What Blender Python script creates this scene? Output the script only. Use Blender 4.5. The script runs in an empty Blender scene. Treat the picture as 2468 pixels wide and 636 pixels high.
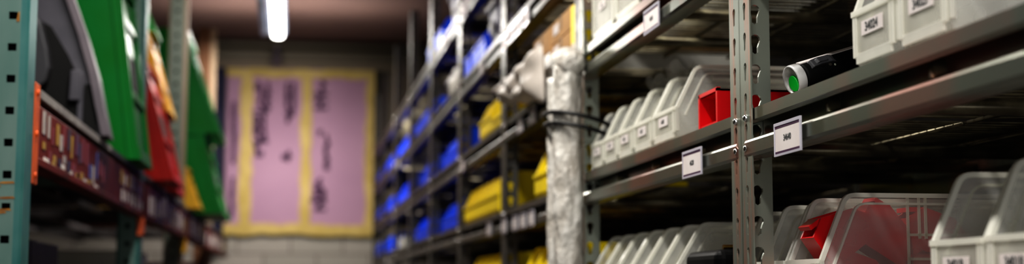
import bpy, bmesh, math, random
from mathutils import Vector, Matrix
random.seed(7)
C = bpy.context.scene.collection
ZC = 1.35                      # camera height; heights below are given relative to the lens and raised by ZC
PI = math.pi

# ------------------------------------------------------------------ helpers
class MB:
    def __init__(s): s.v = []; s.f = []
    def box(s, x0, x1, y0, y1, z0, z1):
        n = len(s.v)
        s.v += [(x, y, z) for x in (x0, x1) for y in (y0, y1) for z in (z0, z1)]
        for q in ((0,1,3,2),(4,6,7,5),(0,4,5,1),(2,3,7,6),(0,2,6,4),(1,5,7,3)): s.f.append(tuple(n+i for i in q))
        return s
    def prism(s, pts, axis, a, b):
        """polygon pts (u,v) extruded along axis from a to b. axis y: (x,z); x: (y,z); z: (x,y)"""
        n = len(s.v); k = len(pts)
        for t in (a, b):
            for u, w in pts:
                s.v.append({'y': (u, t, w), 'x': (t, u, w), 'z': (u, w, t)}[axis])
        s.f.append(tuple(range(n, n+k))); s.f.append(tuple(range(n+2*k-1, n+k-1, -1)))
        for i in range(k):
            j = (i+1) % k
            s.f.append((n+i, n+k+i, n+k+j, n+j))
        return s
    def tube(s, path, r, seg=8, closed=False, cap=True):
        n0 = len(s.v); P = [Vector(p) for p in path]; m = len(P)
        rr = r if isinstance(r, (list, tuple)) else [r]*m
        ref = None
        for i, p in enumerate(P):
            if closed: d = P[(i+1) % m]-P[i-1]
            else: d = P[min(i+1, m-1)]-P[max(i-1, 0)]
            d.normalize()
            if ref is None:
                ref = Vector((0, 0, 1)) if abs(d.z) < .9 else Vector((1, 0, 0))
            u = d.cross(ref).normalized(); w = u.cross(d).normalized(); ref = w
            for k in range(seg):
                a = 2*PI*k/seg
                s.v.append(tuple(p+u*math.cos(a)*rr[i]+w*math.sin(a)*rr[i]))
        for i in range(m if closed else m-1):
            j = (i+1) % m
            for k in range(seg):
                l = (k+1) % seg
                s.f.append((n0+i*seg+k, n0+i*seg+l, n0+j*seg+l, n0+j*seg+k))
        if cap and not closed:
            s.f.append(tuple(n0+k for k in range(seg))[::-1])
            s.f.append(tuple(n0+(m-1)*seg+k for k in range(seg)))
        return s
    def strip(s, line, w, y0, y1):
        """polyline in the x-z plane thickened by w (inwards to the left of travel), extruded along y"""
        k = len(line)
        nrm = []
        for i in range(k):
            a = Vector(line[max(i-1, 0)]); b = Vector(line[min(i+1, k-1)]); d = (b-a).normalized()
            nrm.append(Vector((d.y, -d.x)))
        inner = [Vector(p)+nrm[i]*w for i, p in enumerate(line)]
        for i in range(k-1):
            s.prism([line[i], line[i+1], tuple(inner[i+1]), tuple(inner[i])], 'y', y0, y1)
        return s
    def mesh(s, name, mat, smooth=False, fix=True):
        me = bpy.data.meshes.new(name); me.from_pydata(s.v, [], s.f); me.update()
        if fix:
            bm = bmesh.new(); bm.from_mesh(me); bmesh.ops.recalc_face_normals(bm, faces=bm.faces); bm.to_mesh(me); bm.free()
        if mat: me.materials.append(mat)
        if smooth:
            for p in me.polygons: p.use_smooth = True
        return me
    def build(s, name, mat, parent=None, loc=(0,0,0), smooth=False):
        return put(name, s.mesh(name, mat, smooth), parent, loc)

def put(name, me, parent=None, loc=(0,0,0)):
    o = bpy.data.objects.new(name, me); C.objects.link(o); o.parent = parent; o.location = loc
    return o
def tag(o, label, cat, group=None, kind=None):
    o['label'] = label; o['category'] = cat
    if group: o['group'] = group
    if kind: o['kind'] = kind
    return o
def thing(name, label, cat, loc=(0,0,0), group=None):
    return tag(put(name, None, None, loc), label, cat, group)
def struct(o): o['kind'] = 'structure'; return o
def bevel(o, w, seg=2):
    m = o.modifiers.new('bevel', 'BEVEL'); m.width = w; m.segments = seg; m.limit_method = 'ANGLE'; m.angle_limit = .6
    return o
def dup(root, loc, label=None, group=None):
    r = root.copy(); C.objects.link(r); r.location = loc
    if label: r['label'] = label
    if group: r['group'] = group
    for ch in list(root.children):
        c = ch.copy(); C.objects.link(c); c.parent = r
        for g in list(ch.children):
            d = g.copy(); C.objects.link(d); d.parent = c
    return r
TEXT = {}
def text(body, size, mat, name, parent, origin, basis):
    """flat lettering turned into a mesh; basis columns = text right, text up, facing"""
    key = (body, size, mat.name)
    if key not in TEXT:
        cu = bpy.data.curves.new('lettering', 'FONT'); cu.body = body; cu.size = size; cu.align_x = 'CENTER'; cu.align_y = 'CENTER'
        cu.offset = size*.03; cu.resolution_u = 3
        t = bpy.data.objects.new('lettering', cu); C.objects.link(t)
        me = bpy.data.meshes.new_from_object(t.evaluated_get(bpy.context.evaluated_depsgraph_get()))
        me.name = 'printed_number'; me.materials.clear(); me.materials.append(mat)
        bpy.data.objects.remove(t); TEXT[key] = me
    o = put(name, TEXT[key], parent)
    M = Matrix((basis[0], basis[1], basis[2])).transposed().to_4x4(); M.translation = Vector(origin)
    o.matrix_local = M
    return o
AISLE_R = ((0,-1,0), (0,0,1), (-1,0,0))      # lettering on the right rack, facing the aisle

# ------------------------------------------------------------------ materials
def nd(nt, t, **kw):
    n = nt.nodes.new(t)
    for k, v in kw.items(): setattr(n, k, v)
    return n
def mat(name, col, rough=.5, metal=0., noise=None, col2=None, scale=(1,1,1), nscale=8, lo=.4, hi=.6, bump=0., spec=None,
        col3=None, n3=3, lo3=.5, hi3=.6, detail=4, sub=0.):
    m = bpy.data.materials.new(name); m.use_nodes = True; nt = m.node_tree; b = nt.nodes['Principled BSDF']
    b.inputs['Base Color'].default_value = (*col, 1); b.inputs['Roughness'].default_value = rough; b.inputs['Metallic'].default_value = metal
    if spec is not None: b.inputs['Specular IOR Level'].default_value = spec
    tc = nd(nt, 'ShaderNodeTexCoord'); mp = nd(nt, 'ShaderNodeMapping'); mp.inputs['Scale'].default_value = scale
    nt.links.new(tc.outputs['Object'], mp.inputs[0])
    def layer(prev, c, sc, a, z):
        n = nd(nt, 'ShaderNodeTexNoise'); n.inputs['Scale'].default_value = sc; n.inputs['Detail'].default_value = detail
        nt.links.new(mp.outputs[0], n.inputs['Vector'])
        r = nd(nt, 'ShaderNodeMapRange'); r.inputs[1].default_value = a; r.inputs[2].default_value = z
        nt.links.new(n.outputs[0], r.inputs[0])
        mx = nd(nt, 'ShaderNodeMix', data_type='RGBA'); nt.links.new(r.outputs[0], mx.inputs[0])
        if isinstance(prev, tuple): mx.inputs[6].default_value = (*prev, 1)
        else: nt.links.new(prev, mx.inputs[6])
        mx.inputs[7].default_value = (*c, 1)
        return mx.outputs[2], n
    out = col
    if col2: out, n = layer(out, col2, nscale, lo, hi)
    if col3: out, n = layer(out, col3, n3, lo3, hi3)
    if not isinstance(out, tuple): nt.links.new(out, b.inputs['Base Color'])
    if bump:
        n = nd(nt, 'ShaderNodeTexNoise'); n.inputs['Scale'].default_value = nscale*2; nt.links.new(mp.outputs[0], n.inputs['Vector'])
        bp = nd(nt, 'ShaderNodeBump'); bp.inputs['Strength'].default_value = bump; bp.inputs['Distance'].default_value = .01
        nt.links.new(n.outputs[0], bp.inputs['Height']); nt.links.new(bp.outputs[0], b.inputs['Normal'])
    return m
def emis(name, col, st):
    m = bpy.data.materials.new(name); m.use_nodes = True; b = m.node_tree.nodes['Principled BSDF']
    b.inputs['Base Color'].default_value = (*col, 1); b.inputs['Emission Color'].default_value = (*col, 1); b.inputs['Emission Strength'].default_value = st
    return m
def clear(name, col, alpha, rough=.3, trans=.35):
    """frosted polypropylene: part see-through, part milky"""
    m = bpy.data.materials.new(name); m.use_nodes = True; nt = m.node_tree; b = nt.nodes['Principled BSDF']
    b.inputs['Base Color'].default_value = (*col, 1); b.inputs['Roughness'].default_value = rough
    out = nt.nodes['Material Output']
    tl = nd(nt, 'ShaderNodeBsdfTranslucent'); tl.inputs[0].default_value = (*col, 1)
    m1 = nd(nt, 'ShaderNodeMixShader'); m1.inputs[0].default_value = trans
    nt.links.new(b.outputs[0], m1.inputs[1]); nt.links.new(tl.outputs[0], m1.inputs[2])
    tp = nd(nt, 'ShaderNodeBsdfTransparent'); tp.inputs[0].default_value = (.95, .95, .93, 1)
    m2 = nd(nt, 'ShaderNodeMixShader')
    tc = nd(nt, 'ShaderNodeTexCoord'); n = nd(nt, 'ShaderNodeTexNoise'); n.inputs['Scale'].default_value = 14
    nt.links.new(tc.outputs['Object'], n.inputs['Vector'])
    r = nd(nt, 'ShaderNodeMapRange'); r.inputs[1].default_value = .3; r.inputs[2].default_value = .7
    r.inputs[3].default_value = max(0, alpha-.08); r.inputs[4].default_value = min(1, alpha+.08)
    nt.links.new(n.outputs[0], r.inputs[0]); nt.links.new(r.outputs[0], m2.inputs[0])
    nt.links.new(tp.outputs[0], m2.inputs[1]); nt.links.new(m1.outputs[0], m2.inputs[2]); nt.links.new(m2.outputs[0], out.inputs[0])
    return m

M = {}
M['rail'] = mat('galvanised_rail', (.25,.265,.225), .30, .85, col2=(.40,.25,.21), scale=(1,1,1), nscale=3.5, lo=.48, hi=.58, col3=(.42,.27,.10), n3=9, lo3=.66, hi3=.72)
M['post'] = mat('galvanised_post', (.36,.39,.34), .36, .75, col2=(.50,.31,.24), scale=(1,16,1), nscale=4, lo=.50, hi=.62)
M['farsteel'] = mat('far_dimmed_steel', (.095,.092,.085), .38, .35, col2=(.13,.105,.085), nscale=5, lo=.45, hi=.6, spec=.3)  # darker, duller copy of the near steel, holds down glare in far bays
M['wire'] = mat('zinc_wire', (.24,.215,.15), .35, .85, col2=(.12,.105,.075), nscale=20)
M['rivet'] = mat('bright_rivet', (.75,.75,.72), .2, 1, col2=(.6,.6,.6))
M['clear'] = clear('clear_bin_plastic', (.92,.92,.91), .23)
M['clearrim'] = clear('clear_bin_rim_plastic', (.95,.94,.88), .66, .3, .35)
M['clearlid'] = clear('bin_front_plastic', (.88,.86,.80), .28)
M['blue'] = mat('blue_bin_plastic', (.008,.07,1.0), .45, spec=.2, col2=(.012,.11,1.0), nscale=6)
M['yellow'] = mat('yellow_bin_plastic', (.95,.72,.0), .5, col2=(1.0,.78,.005), nscale=6)
M['redp'] = mat('red_bin_plastic', (.72,.01,.015), .3, col2=(.6,.005,.01), nscale=6)
M['greenp'] = mat('green_bin_plastic', (.0,.17,.016), .4, spec=.22, col2=(.0,.19,.028), nscale=5)
M['redt'] = mat('red_tub_plastic', (.48,.012,.006), .45, spec=.22, col2=(.36,.008,.006), nscale=5)
M['yellowt'] = mat('amber_tub_plastic', (.62,.36,.01), .45, col2=(.58,.31,.01), nscale=5)
M['greyt'] = mat('grey_tub_plastic', (.05,.048,.06), .5, col2=(.09,.085,.10), nscale=5)
M['greyr'] = mat('grey_rim_plastic', (.13,.11,.125), .5, col2=(.10,.085,.10), nscale=8)
M['darkt'] = mat('dark_grey_plastic', (.025,.026,.03), .45, col2=(.04,.04,.045), nscale=8)
M['black'] = mat('black_plastic', (.002,.002,.0025), .5, spec=.1, col2=(.012,.012,.012), nscale=8)
M['matblack'] = mat('black_void', (.002,.002,.002), .9, col2=(.004,.004,.004))  # near-black that stands in for shade in slots, holes and recesses
M['paper'] = mat('label_paper', (.66,.60,.58), .6, col2=(.69,.64,.62), nscale=30)
M['holder'] = clear('label_holder_plastic', (.85,.83,.9), .75, .15)
M['ink'] = mat('label_ink', (.03,.04,.04), .6, col2=(.06,.06,.06), nscale=60)
M['plum'] = mat('label_edge_band', (.05,.01,.05), .5, col2=(.07,.02,.06))
M['card'] = mat('brown_cardboard', (.45,.26,.11), .8, col2=(.50,.30,.14), nscale=12, bump=.2)
M['white'] = mat('white_plastic', (.55,.54,.50), .35, col2=(.48,.47,.44), nscale=12)
M['bag'] = clear('silver_bag_film', (.60,.55,.50), .92, .4, .2)
M['roll'] = mat('bubble_wrap', (.40,.37,.33), .32, col2=(.66,.64,.60), nscale=28, lo=.35, hi=.65, bump=1.0, scale=(1,1,.6))
M['cord'] = mat('black_cord', (.006,.006,.006), .5, col2=(.01,.01,.01))
M['green'] = mat('bright_green_core', (.0,.42,.03), .4, col2=(.0,.5,.05))
M['ring'] = mat('grey_tape_ring', (.26,.25,.24), .35, col2=(.6,.6,.6), nscale=30)
M['brass'] = mat('brass', (.8,.55,.18), .25, 1, col2=(.7,.45,.12))
M['navy'] = mat('navy_plastic', (.01,.02,.035), .5, col2=(.02,.03,.05))
M['teal'] = mat('teal_post_paint', (.11,.20,.175), .5, .1, col2=(.18,.26,.235), scale=(1,1,.5), nscale=9, lo=.4, hi=.7, col3=(.30,.15,.03), n3=16, lo3=.68, hi3=.74)
M['teal2'] = mat('teal_edge_paint', (.04,.15,.145), .45, .1, col2=(.07,.19,.18), nscale=9)
M['greypost'] = mat('grey_post_paint', (.17,.20,.17), .5, .2, col2=(.12,.15,.13), nscale=6)
M['tanwood'] = mat('tan_wood', (.24,.17,.11), .7, col2=(.30,.22,.15), scale=(6,6,.5), nscale=6)
M['rust'] = mat('rust_stain', (.45,.22,.04), .8, col2=(.25,.10,.02), nscale=40)
M['brownwood'] = mat('brown_wood', (.11,.045,.02), .7, col2=(.15,.07,.03), scale=(6,6,.5), nscale=6)
M['orange'] = mat('orange_bracket_paint', (.62,.12,.02), .5, col2=(.5,.09,.02), nscale=20)
M['beam'] = mat('rust_red_beam_paint', (.16,.016,.008), .5, .0, spec=.2, col2=(.06,.010,.006), nscale=6, lo=.4, hi=.65)
M['strip'] = mat('grey_ribbed_strip', (.33,.31,.29), .5, .3, col2=(.24,.22,.21), nscale=20)
M['darkstrip'] = mat('dark_ribbed_strip', (.09,.085,.085), .5, .3, col2=(.12,.11,.11), nscale=20)
M['floor'] = mat('concrete_floor', (.20,.19,.18), .5, col2=(.15,.14,.13), nscale=3)
M['ceiling'] = mat('dark_mauve_ceiling', (.22,.145,.125), .8, col2=(.25,.165,.14), nscale=2)
M['plaster'] = mat('dim_plaster', (.20,.165,.12), .8, col2=(.23,.19,.14), nscale=2, bump=.1)
M['darkwall'] = mat('dark_side_wall', (.03,.028,.024), .9, col2=(.04,.036,.03), nscale=2)
M['soffit'] = mat('olive_trim_paint', (.13,.11,.075), .6, col2=(.16,.14,.10), nscale=2)
M['pink'] = mat('pink_foam_board', (.42,.265,.345), .75, col2=(.36,.22,.30), nscale=1.6, lo=.35, hi=.65)
M['tape'] = mat('yellow_frame_tape', (.42,.31,.08), .6, col2=(.50,.38,.13), nscale=8)
M['mark'] = mat('dark_printed_ink', (.07,.035,.07), .7, col2=(.12,.06,.11), nscale=8)
M['navyband'] = mat('navy_band_tone', (.012,.012,.035), .8, col2=(.02,.02,.05))
M['tube'] = emis('light_tube', (1, .98, .92), 9)
M['housing'] = mat('light_housing', (.22,.27,.38), .5, .2, col2=(.45,.5,.6))
for nme, c in dict(stick_white=(.46,.42,.38), stick_bright=(.80,.74,.68), stick_yellow=(.42,.27,.05), stick_dark=(.05,.05,.08), stick_purple=(.12,.05,.09), stick_blue=(.06,.10,.30), stick_pink=(.24,.05,.05)).items():
    M[nme] = mat(nme, c, .4, col2=tuple(x*.8 for x in c), nscale=40)
def blockwall():
    m = mat('pale_block_wall', (.34,.31,.27), .8); nt = m.node_tree; b = nt.nodes['Principled BSDF']
    tc = nd(nt, 'ShaderNodeTexCoord'); mp = nd(nt, 'ShaderNodeMapping'); mp.inputs['Rotation'].default_value = (PI/2, 0, 0)
    br = nd(nt, 'ShaderNodeTexBrick'); br.inputs['Scale'].default_value = 1; br.inputs['Brick Width'].default_value = .38; br.inputs['Row Height'].default_value = .2
    br.inputs['Mortar Size'].default_value = .006
    br.inputs['Color1'].default_value = (.36,.33,.29,1); br.inputs['Color2'].default_value = (.32,.30,.26,1); br.inputs['Mortar'].default_value = (.17,.15,.13,1)
    nt.links.new(tc.outputs['Object'], mp.inputs[0]); nt.links.new(mp.outputs[0], br.inputs['Vector']); nt.links.new(br.outputs[0], b.inputs['Base Color'])
    return m
M['block'] = blockwall()

# ------------------------------------------------------------------ the room
XL, XR, Y0, Y1, ZT = -1.9, 2.2, -1.6, 10.4, 1.80+ZC
struct(MB().box(XL-.1, XR+.1, Y0-.1, Y1+.1, -.1, 0).build('floor', M['floor']))
struct(MB().box(XL-.1, XR+.1, Y0-.1, Y1+.1, ZT, ZT+.1).build('ceiling', M['ceiling']))
struct(MB().box(XL-.1, XR+.1, Y1, Y1+.1, 0, .39+ZC).build('wall_back', M['block']))
struct(MB().box(XL-.1, XR+.1, Y1, Y1+.1, .39+ZC, ZT).build('wall_back', M['plaster']))
struct(MB().box(XL-.1, XL, Y0, Y1, 0, ZT).build('wall_left', M['darkwall']))
struct(MB().box(XR, XR+.1, Y0, Y1, 0, ZT).build('wall_right', M['darkwall']))
struct(MB().box(XL-.1, XR+.1, Y0-.1, Y0, 0, ZT).build('wall_front', M['plaster']))
struct(MB().box(-1.5, 1.9, Y1-.09, Y1, 1.655+ZC, 1.72+ZC).build('trim_1', M['soffit']))
struct(MB().box(-1.5, 1.9, Y1-.05, Y1, 1.60+ZC, 1.655+ZC).build('trim_2', M['plaster']))
struct(MB().box(-1.5, 1.9, Y1-.16, Y1, 1.745+ZC, 1.775+ZC).build('trim_3', M['soffit']))

# boarded window: pink foam boards in a taped frame
w = put('window_1', None, None, (0, Y1, ZC)); struct(w)
def mm(*boxes):
    b = MB()
    for q in boxes: b.box(*q)
    return b
for a, b_ in ((-.475,-.41),(-.41,.10),(.10,.575)):
    mm((a, b_, -.03, 0, .40, 1.60)).build('foam_board', M['pink'], w)
fr = MB()
def ragged(x0, x1, z0, z1, vert):
    n = 16; L = []; R_ = []
    for i in range(n+1):
        t = i/n; j1, j2 = random.uniform(-.010, .010), random.uniform(-.010, .010)
        if vert: L.append((x0+j1, z0+(z1-z0)*t)); R_.append((x1+j2, z0+(z1-z0)*t))
        else: L.append((x0+(x1-x0)*t, z0+j1)); R_.append((x0+(x1-x0)*t, z1+j2))
    for i in range(n):
        fr.prism([L[i], L[i+1], R_[i+1], R_[i]], 'y', -.045 if vert else -.048, -.03)
ragged(-.372, -.285, .40, 1.58, True); ragged(.062, .138, .40, 1.58, True); ragged(.535, .61, .40, 1.62, True)
ragged(-.48, .61, .385, .465, False); ragged(-.48, .61, 1.535, 1.60, False)
fr.build('taped_frame', M['tape'], w)
mk = MB()      # unreadable dark printing running up the boards
def stroke(x, z, h, wd):
    pts = []
    n = 10
    for i in range(n): 
        pts.append((x+random.uniform(-.3, .3)*wd, -.034, z+h*i/(n-1)))
    mk.tube([(p[0]-0, p[1], p[2]) for p in pts], .013, 4)
    for i in range(int(h/.055)):
        zz = z+i*.055
        k = random.choice((0, 1, 2))
        if k == 0: mk.box(x-wd/2, x+wd/2, -.036, -.031, zz, zz+.024)
        elif k == 1: mk.box(x-wd/2, x-wd/2+.028, -.036, -.031, zz, zz+.045)
        else: mk.box(x+wd/2-.028, x+wd/2, -.036, -.031, zz, zz+.045)
for x, zp0, zp1, wd in ((-.225, 1.05, 1.50, .11), (-.04, 1.20, 1.50, .04), (.0, 1.25, 1.50, .02), (-.03, .93, 1.0, .09),
                        (.205, 1.30, 1.52, .10), (.25, .86, 1.12, .045), (.21, .56, .80, .085), (-.42, .9, 1.35, .03), (-.425, .5, .8, .02), (.20, 1.12, 1.15, .03), (-.24, .95, 1.25, .07), (-.18, 1.3, 1.5, .05), (.55, .9, 1.2, .02), (.19, .62, .76, .12)):
    stroke(x, zp0, zp1-zp0, wd)
mk.build('printed_marks', M['mark'], w)
s_ = MB(); s_.box(-.60, -.482, Y1-.16, Y1-.02, .3+ZC, 1.58+ZC)
tag(s_.build('navy_band', M['navyband']), 'narrow dark navy band beside the pink boarded window', 'sheet')  # narrow dark navy box beside the boards
struct(MB().box(.60, .66, Y1-.06, Y1, .39+ZC, 1.6+ZC).build('trim_4', M['darkwall']))

# ------------------------------------------------------------------ lights
def fixture(yc, label, x=-.095):
    t = thing('ceiling_light', label, 'light', (x, yc, 1.452+ZC), 'tube lights over the aisle')
    m = MB(); L = .62
    m.prism([(-.028,.0),(-.024,-.010),(-.010,-.016),(.018,-.016),(.032,-.010),(.036,.0),(.036,.012),(-.028,.012)], 'y', -L+.01, L-.01)
    m.build('diffuser', M['tube'], t)
    h = MB(); h.box(-.045, .055, -L, L, .012, .06); h.box(-.035, .042, -L-.012, -L+.01, -.004, .012); h.box(-.035, .042, L-.01, L+.012, -.004, .012)
    bevel(h.build('housing', M['housing'], t), .004)
    MB().box(-.092, -.060, -L, L-.03, -.004, .06).build('side_tray', M['housing'], t)
    for yy in (-.45, .45):
        MB().tube([(0, yy, .06), (0, yy, .37)], .006, 8).build('hanger_rod', M['rivet'], t)
    return t
for yc, lb in ((-.1, 'white tube light hanging over the aisle nearest the front wall'), (2.2, 'white tube light hanging over the aisle between the near racks'), (5.0, 'white tube light hanging over the middle of the aisle'), (7.55, 'glowing white tube light hanging in front of the boarded window')):
    fixture(yc, lb)
    l = bpy.data.lights.new('tube_glow', 'AREA'); l.shape = 'RECTANGLE'; l.size = .09; l.size_y = 1.2; l.energy = {5.0: 13, 7.55: 40}.get(yc, 28); l.color = (1, .97, .92)
    lo = bpy.data.objects.new('tube_glow', l); C.objects.link(lo); lo.location = (-.095, yc, 1.40+ZC)
for yc in (3.0, 5.0, 7.55):  # added unseen uplights that brighten the ceiling
    l = bpy.data.lights.new('ceiling_wash', 'AREA'); l.shape = 'RECTANGLE'; l.size = .1; l.size_y = 1.2; l.energy = 9; l.color = (1, .93, .88)
    lo = bpy.data.objects.new('ceiling_wash', l); C.objects.link(lo); lo.location = (-.095, yc, 1.53+ZC); lo.rotation_euler = (PI, 0, 0)
l = bpy.data.lights.new('wall_wash', 'AREA'); l.shape = 'RECTANGLE'; l.size = 1.0; l.size_y = .1; l.energy = 5.5; l.color = (1, .95, .92)  # added unseen light that brightens the boarded window and far wall
lo = bpy.data.objects.new('wall_wash', l); C.objects.link(lo); l.spread = math.radians(80); l.size = .7; lo.location = (-.08, 8.7, 1.45+ZC); lo.rotation_euler = (math.radians(66), 0, 0)
l = bpy.data.lights.new('ceiling_wash', 'AREA'); l.shape = 'RECTANGLE'; l.size = 1.2; l.size_y = .5; l.energy = 5; l.color = (1, .93, .88)  # one more added uplight, for the far end of the ceiling
lo = bpy.data.objects.new('ceiling_wash', l); C.objects.link(lo); lo.location = (-.1, 8.9, 1.36+ZC); lo.rotation_euler = (PI, 0, 0)
l = bpy.data.lights.new('rear_fill', 'AREA'); l.shape = 'RECTANGLE'; l.size = 1.3; l.size_y = 1.6; l.energy = 16; l.color = (.95, .97, 1)  # added unseen fill light behind the camera, no doorway there
lo = bpy.data.objects.new('rear_fill', l); C.objects.link(lo); lo.location = (-.3, -1.45, 1.45); lo.rotation_euler = (math.radians(84), 0, math.radians(-14))
t = thing('wall_spotlight', 'small grey unlit fitting on the wall trim above the pink boarded window', 'light', (-.12, Y1-.16, 1.70+ZC))
MB().box(-.015, .015, -.05, 0, 0, .04).build('bracket', M['greyr'], t)
MB().tube([(0, -.05, .0), (0, -.09, -.09)], [.025, .035], 12).build('lamp_head', M['greyr'], t)

wd = bpy.data.worlds.new('dim'); bpy.context.scene.world = wd; wd.use_nodes = True
wd.node_tree.nodes['Background'].inputs[0].default_value = (.5, .5, .55, 1); wd.node_tree.nodes['Background'].inputs[1].default_value = .02

# ------------------------------------------------------------------ right rack: galvanised shelving bays
XF = .555; DEP = .60
def keyhole(y, z, s=1.0):
    pts = []
    for i in range(9):
        a = -PI*.22+(PI+PI*.44)*i/8
        pts.append((y+.0052*s*math.cos(a), z+.006+.0052*s*math.sin(a)))
    pts += [(y-.0028*s, z-.003), (y-.0028*s, z-.010), (y, z-.0125), (y+.0028*s, z-.010), (y+.0028*s, z-.003)]
    return pts
from mathutils.geometry import tessellate_polygon
def plate_with_holes(w_, z0, z1, hole_u, holes, thick, name):
    """vertical plate in local (u, z) with punched holes"""
    vs, fs = [], []
    def put_poly(loops):
        tris = tessellate_polygon([[Vector((p[0], p[1], 0)) for p in l] for l in loops])
        flat = [p for l in loops for p in l]
        for sgn in (-.5, .5):
            n = len(vs); vs.extend((p[0], p[1], sgn*thick) for p in flat)
            fs.extend(tuple(n+i for i in t) for t in tris)
    cz = [sum(p[1] for p in h)/len(h) for h in holes]
    cuts = [z0]+[(a+b)/2 for a, b in zip(cz, cz[1:])]+[z1]
    for h, a, b in zip(holes, cuts, cuts[1:]):
        put_poly([[(0, a), (w_, a), (w_, b), (0, b)], h[::-1]])
        n = len(vs); k = len(h)
        for sgn in (-.5, .5): vs.extend((p[0], p[1], sgn*thick) for p in h)
        for i in range(k):
            j = (i+1) % k; fs.append((n+i, n+j, n+k+j, n+k+i))
    n = len(vs)
    c4 = [(0, z0), (w_, z0), (w_, z1), (0, z1)]
    for sgn in (-.5, .5): vs.extend((p[0], p[1], sgn*thick) for p in c4)
    for i in range(4):
        j = (i+1) % 4; fs.append((n+i, n+j, n+4+j, n+4+i))
    me = bpy.data.meshes.new(name); me.from_pydata(vs, [], fs); me.update()
    return me
PITCH = .0381
ZPT = 1.33
def post_mesh(side):
    """slotted angle post; corner on local origin, flanges along y (toward side) and along +x"""
    hz = []
    z = .382-PITCH*44
    while z < ZPT-.02:
        if z > -ZC+.02: hz.append(z)
        z += PITCH
    bm = bmesh.new()
    a = plate_with_holes(.0405, -ZC, ZPT, 0, [keyhole(.0205, z) for z in hz], .002, 'plate')
    b = plate_with_holes(.0390, -ZC, ZPT, 0, [keyhole(.0198, z, 1.3) for z in hz], .002, 'plate')
    a.transform(Matrix(((0,0,1,.001),(side,0,0,0),(0,1,0,0),(0,0,0,1))))
    b.transform(Matrix(((1,0,0,0),(0,0,1,side*.0013),(0,1,0,0),(0,0,0,1))))
    bm.from_mesh(a); bm.from_mesh(b)
    me = bpy.data.meshes.new('post'); bm.to_mesh(me); bm.free(); me.materials.append(M['post'])
    return me
PM = {s: post_mesh(s) for s in (-1, 1)}
def rail_profile(x):
    return [(x, 0), (x, -.0155), (x+.002, -.0175), (x+.010, -.019), (x+.010, -.036), (x+.001, -.037), (x-.003, -.040), (x-.003, -.056), (x, -.059),
            (x+.014, -.059), (x+.014, -.004), (x+.02, -.004), (x+.02, 0)]
def rail_mesh(front=True):
    m = MB()
    L = .998
    up = [(0,0),(0,-.014),(.0035,-.0175),(.006,-.0175),(.006,-.0022),(.027,-.0022),(.027,0)]
    web = [(.0245,-.0022),(.0245,-.058),(.027,-.058),(.027,-.0022)]
    lowr = [(.010,-.037),(-.001,-.037),(-.0035,-.0385),(-.005,-.0415),(-.005,-.056),(-.002,-.0595),(.010,-.0595),(.026,-.058),(.026,-.0555),(.010,-.055),(.0035,-.052)]
    m.prism(up, 'y', .002, L-.002); m.prism(web, 'y', .004, L-.004)
    # lower lip with rounded ends
    for (ya, yb, s0, s1) in ((.006, .016, .55, 1), (.016, L-.016, 1, 1), (L-.016, L-.006, 1, .55)):
        n = len(m.v); k = len(lowr)
        for yy, sc in ((ya, s0), (yb, s1)):
            for px, pz in lowr: m.v.append((.010+(px-.010)*(.6+.4*sc if sc < 1 else 1), yy, -.0595+(pz+.0595)*sc))
        m.f.append(tuple(range(n, n+k))); m.f.append(tuple(range(n+2*k-1, n+k-1, -1)))
        for i in range(k):
            j = (i+1) % k; m.f.append((n+i, n+k+i, n+k+j, n+j))
    me = m.mesh('shelf_rail', M['rail'])
    if not front: me.transform(Matrix.Scale(-1, 4, (1, 0, 0))); me.flip_normals()
    return me
RMF, RMB = rail_mesh(), rail_mesh(False)
def remat(me, m_):
    c = me.copy(); c.materials.clear(); c.materials.append(m_); return c
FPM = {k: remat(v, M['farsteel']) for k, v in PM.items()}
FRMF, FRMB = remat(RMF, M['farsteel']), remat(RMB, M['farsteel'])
def deck_mesh():
    m = MB(); y = .03
    while y < .98:
        m.tube([(.016, y, -.0045), (DEP-.016, y, -.0045)], .0019, 5); y += .0255
    for x in (.05, .17, .30, .43, .55): m.tube([(x, .006, -.0085), (x, .992, -.0085)], .003, 5)
    for y in (.25, .5, .75): m.box(.016, DEP-.016, y-.006, y+.006, -.030, -.0125)
    return m.mesh('wire_deck', M['wire'], True)
DECK = deck_mesh()
def rivet_mesh():
    m = MB(); seg = 8
    for dx, r in [(0, .0045), (-.002, .0042), (-.0035, .0025)]:
        for k in range(seg):
            a = 2*PI*k/seg; m.v.append((dx, r*math.cos(a), r*math.sin(a)))
    for i in range(2):
        for k in range(seg):
            l = (k+1) % seg; m.f.append((i*seg+k, i*seg+l, (i+1)*seg+l, (i+1)*seg+k))
    m.f.append(tuple(2*seg+k for k in range(seg)))
    return m.mesh('rivet', M['rivet'], True)
RVM = rivet_mesh()
NEARZ = (-.02, .220, .465, .70, .95); FARZ = (-.02, .205, .440, .69, .94)
RIV = {}
ORD = ['nearest', 'second', 'third', 'fourth', 'fifth', 'sixth', 'seventh', 'eighth', 'farthest']
BAYNOTE = ['holding the black tube and clear bins nearest the camera', 'holding the row of clear bins beside the red bin', 'holding cardboard boxes and a silver bag',
           'holding the long row of yellow bins', 'just past the yellow bins, holding blue bins', 'sixth from the camera with blue bins', 'seventh from the camera with blue bins',
           'eighth from the camera with blue bins', 'farthest, against the back wall, with blue bins']
BY = [.69+i for i in range(9)]
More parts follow.
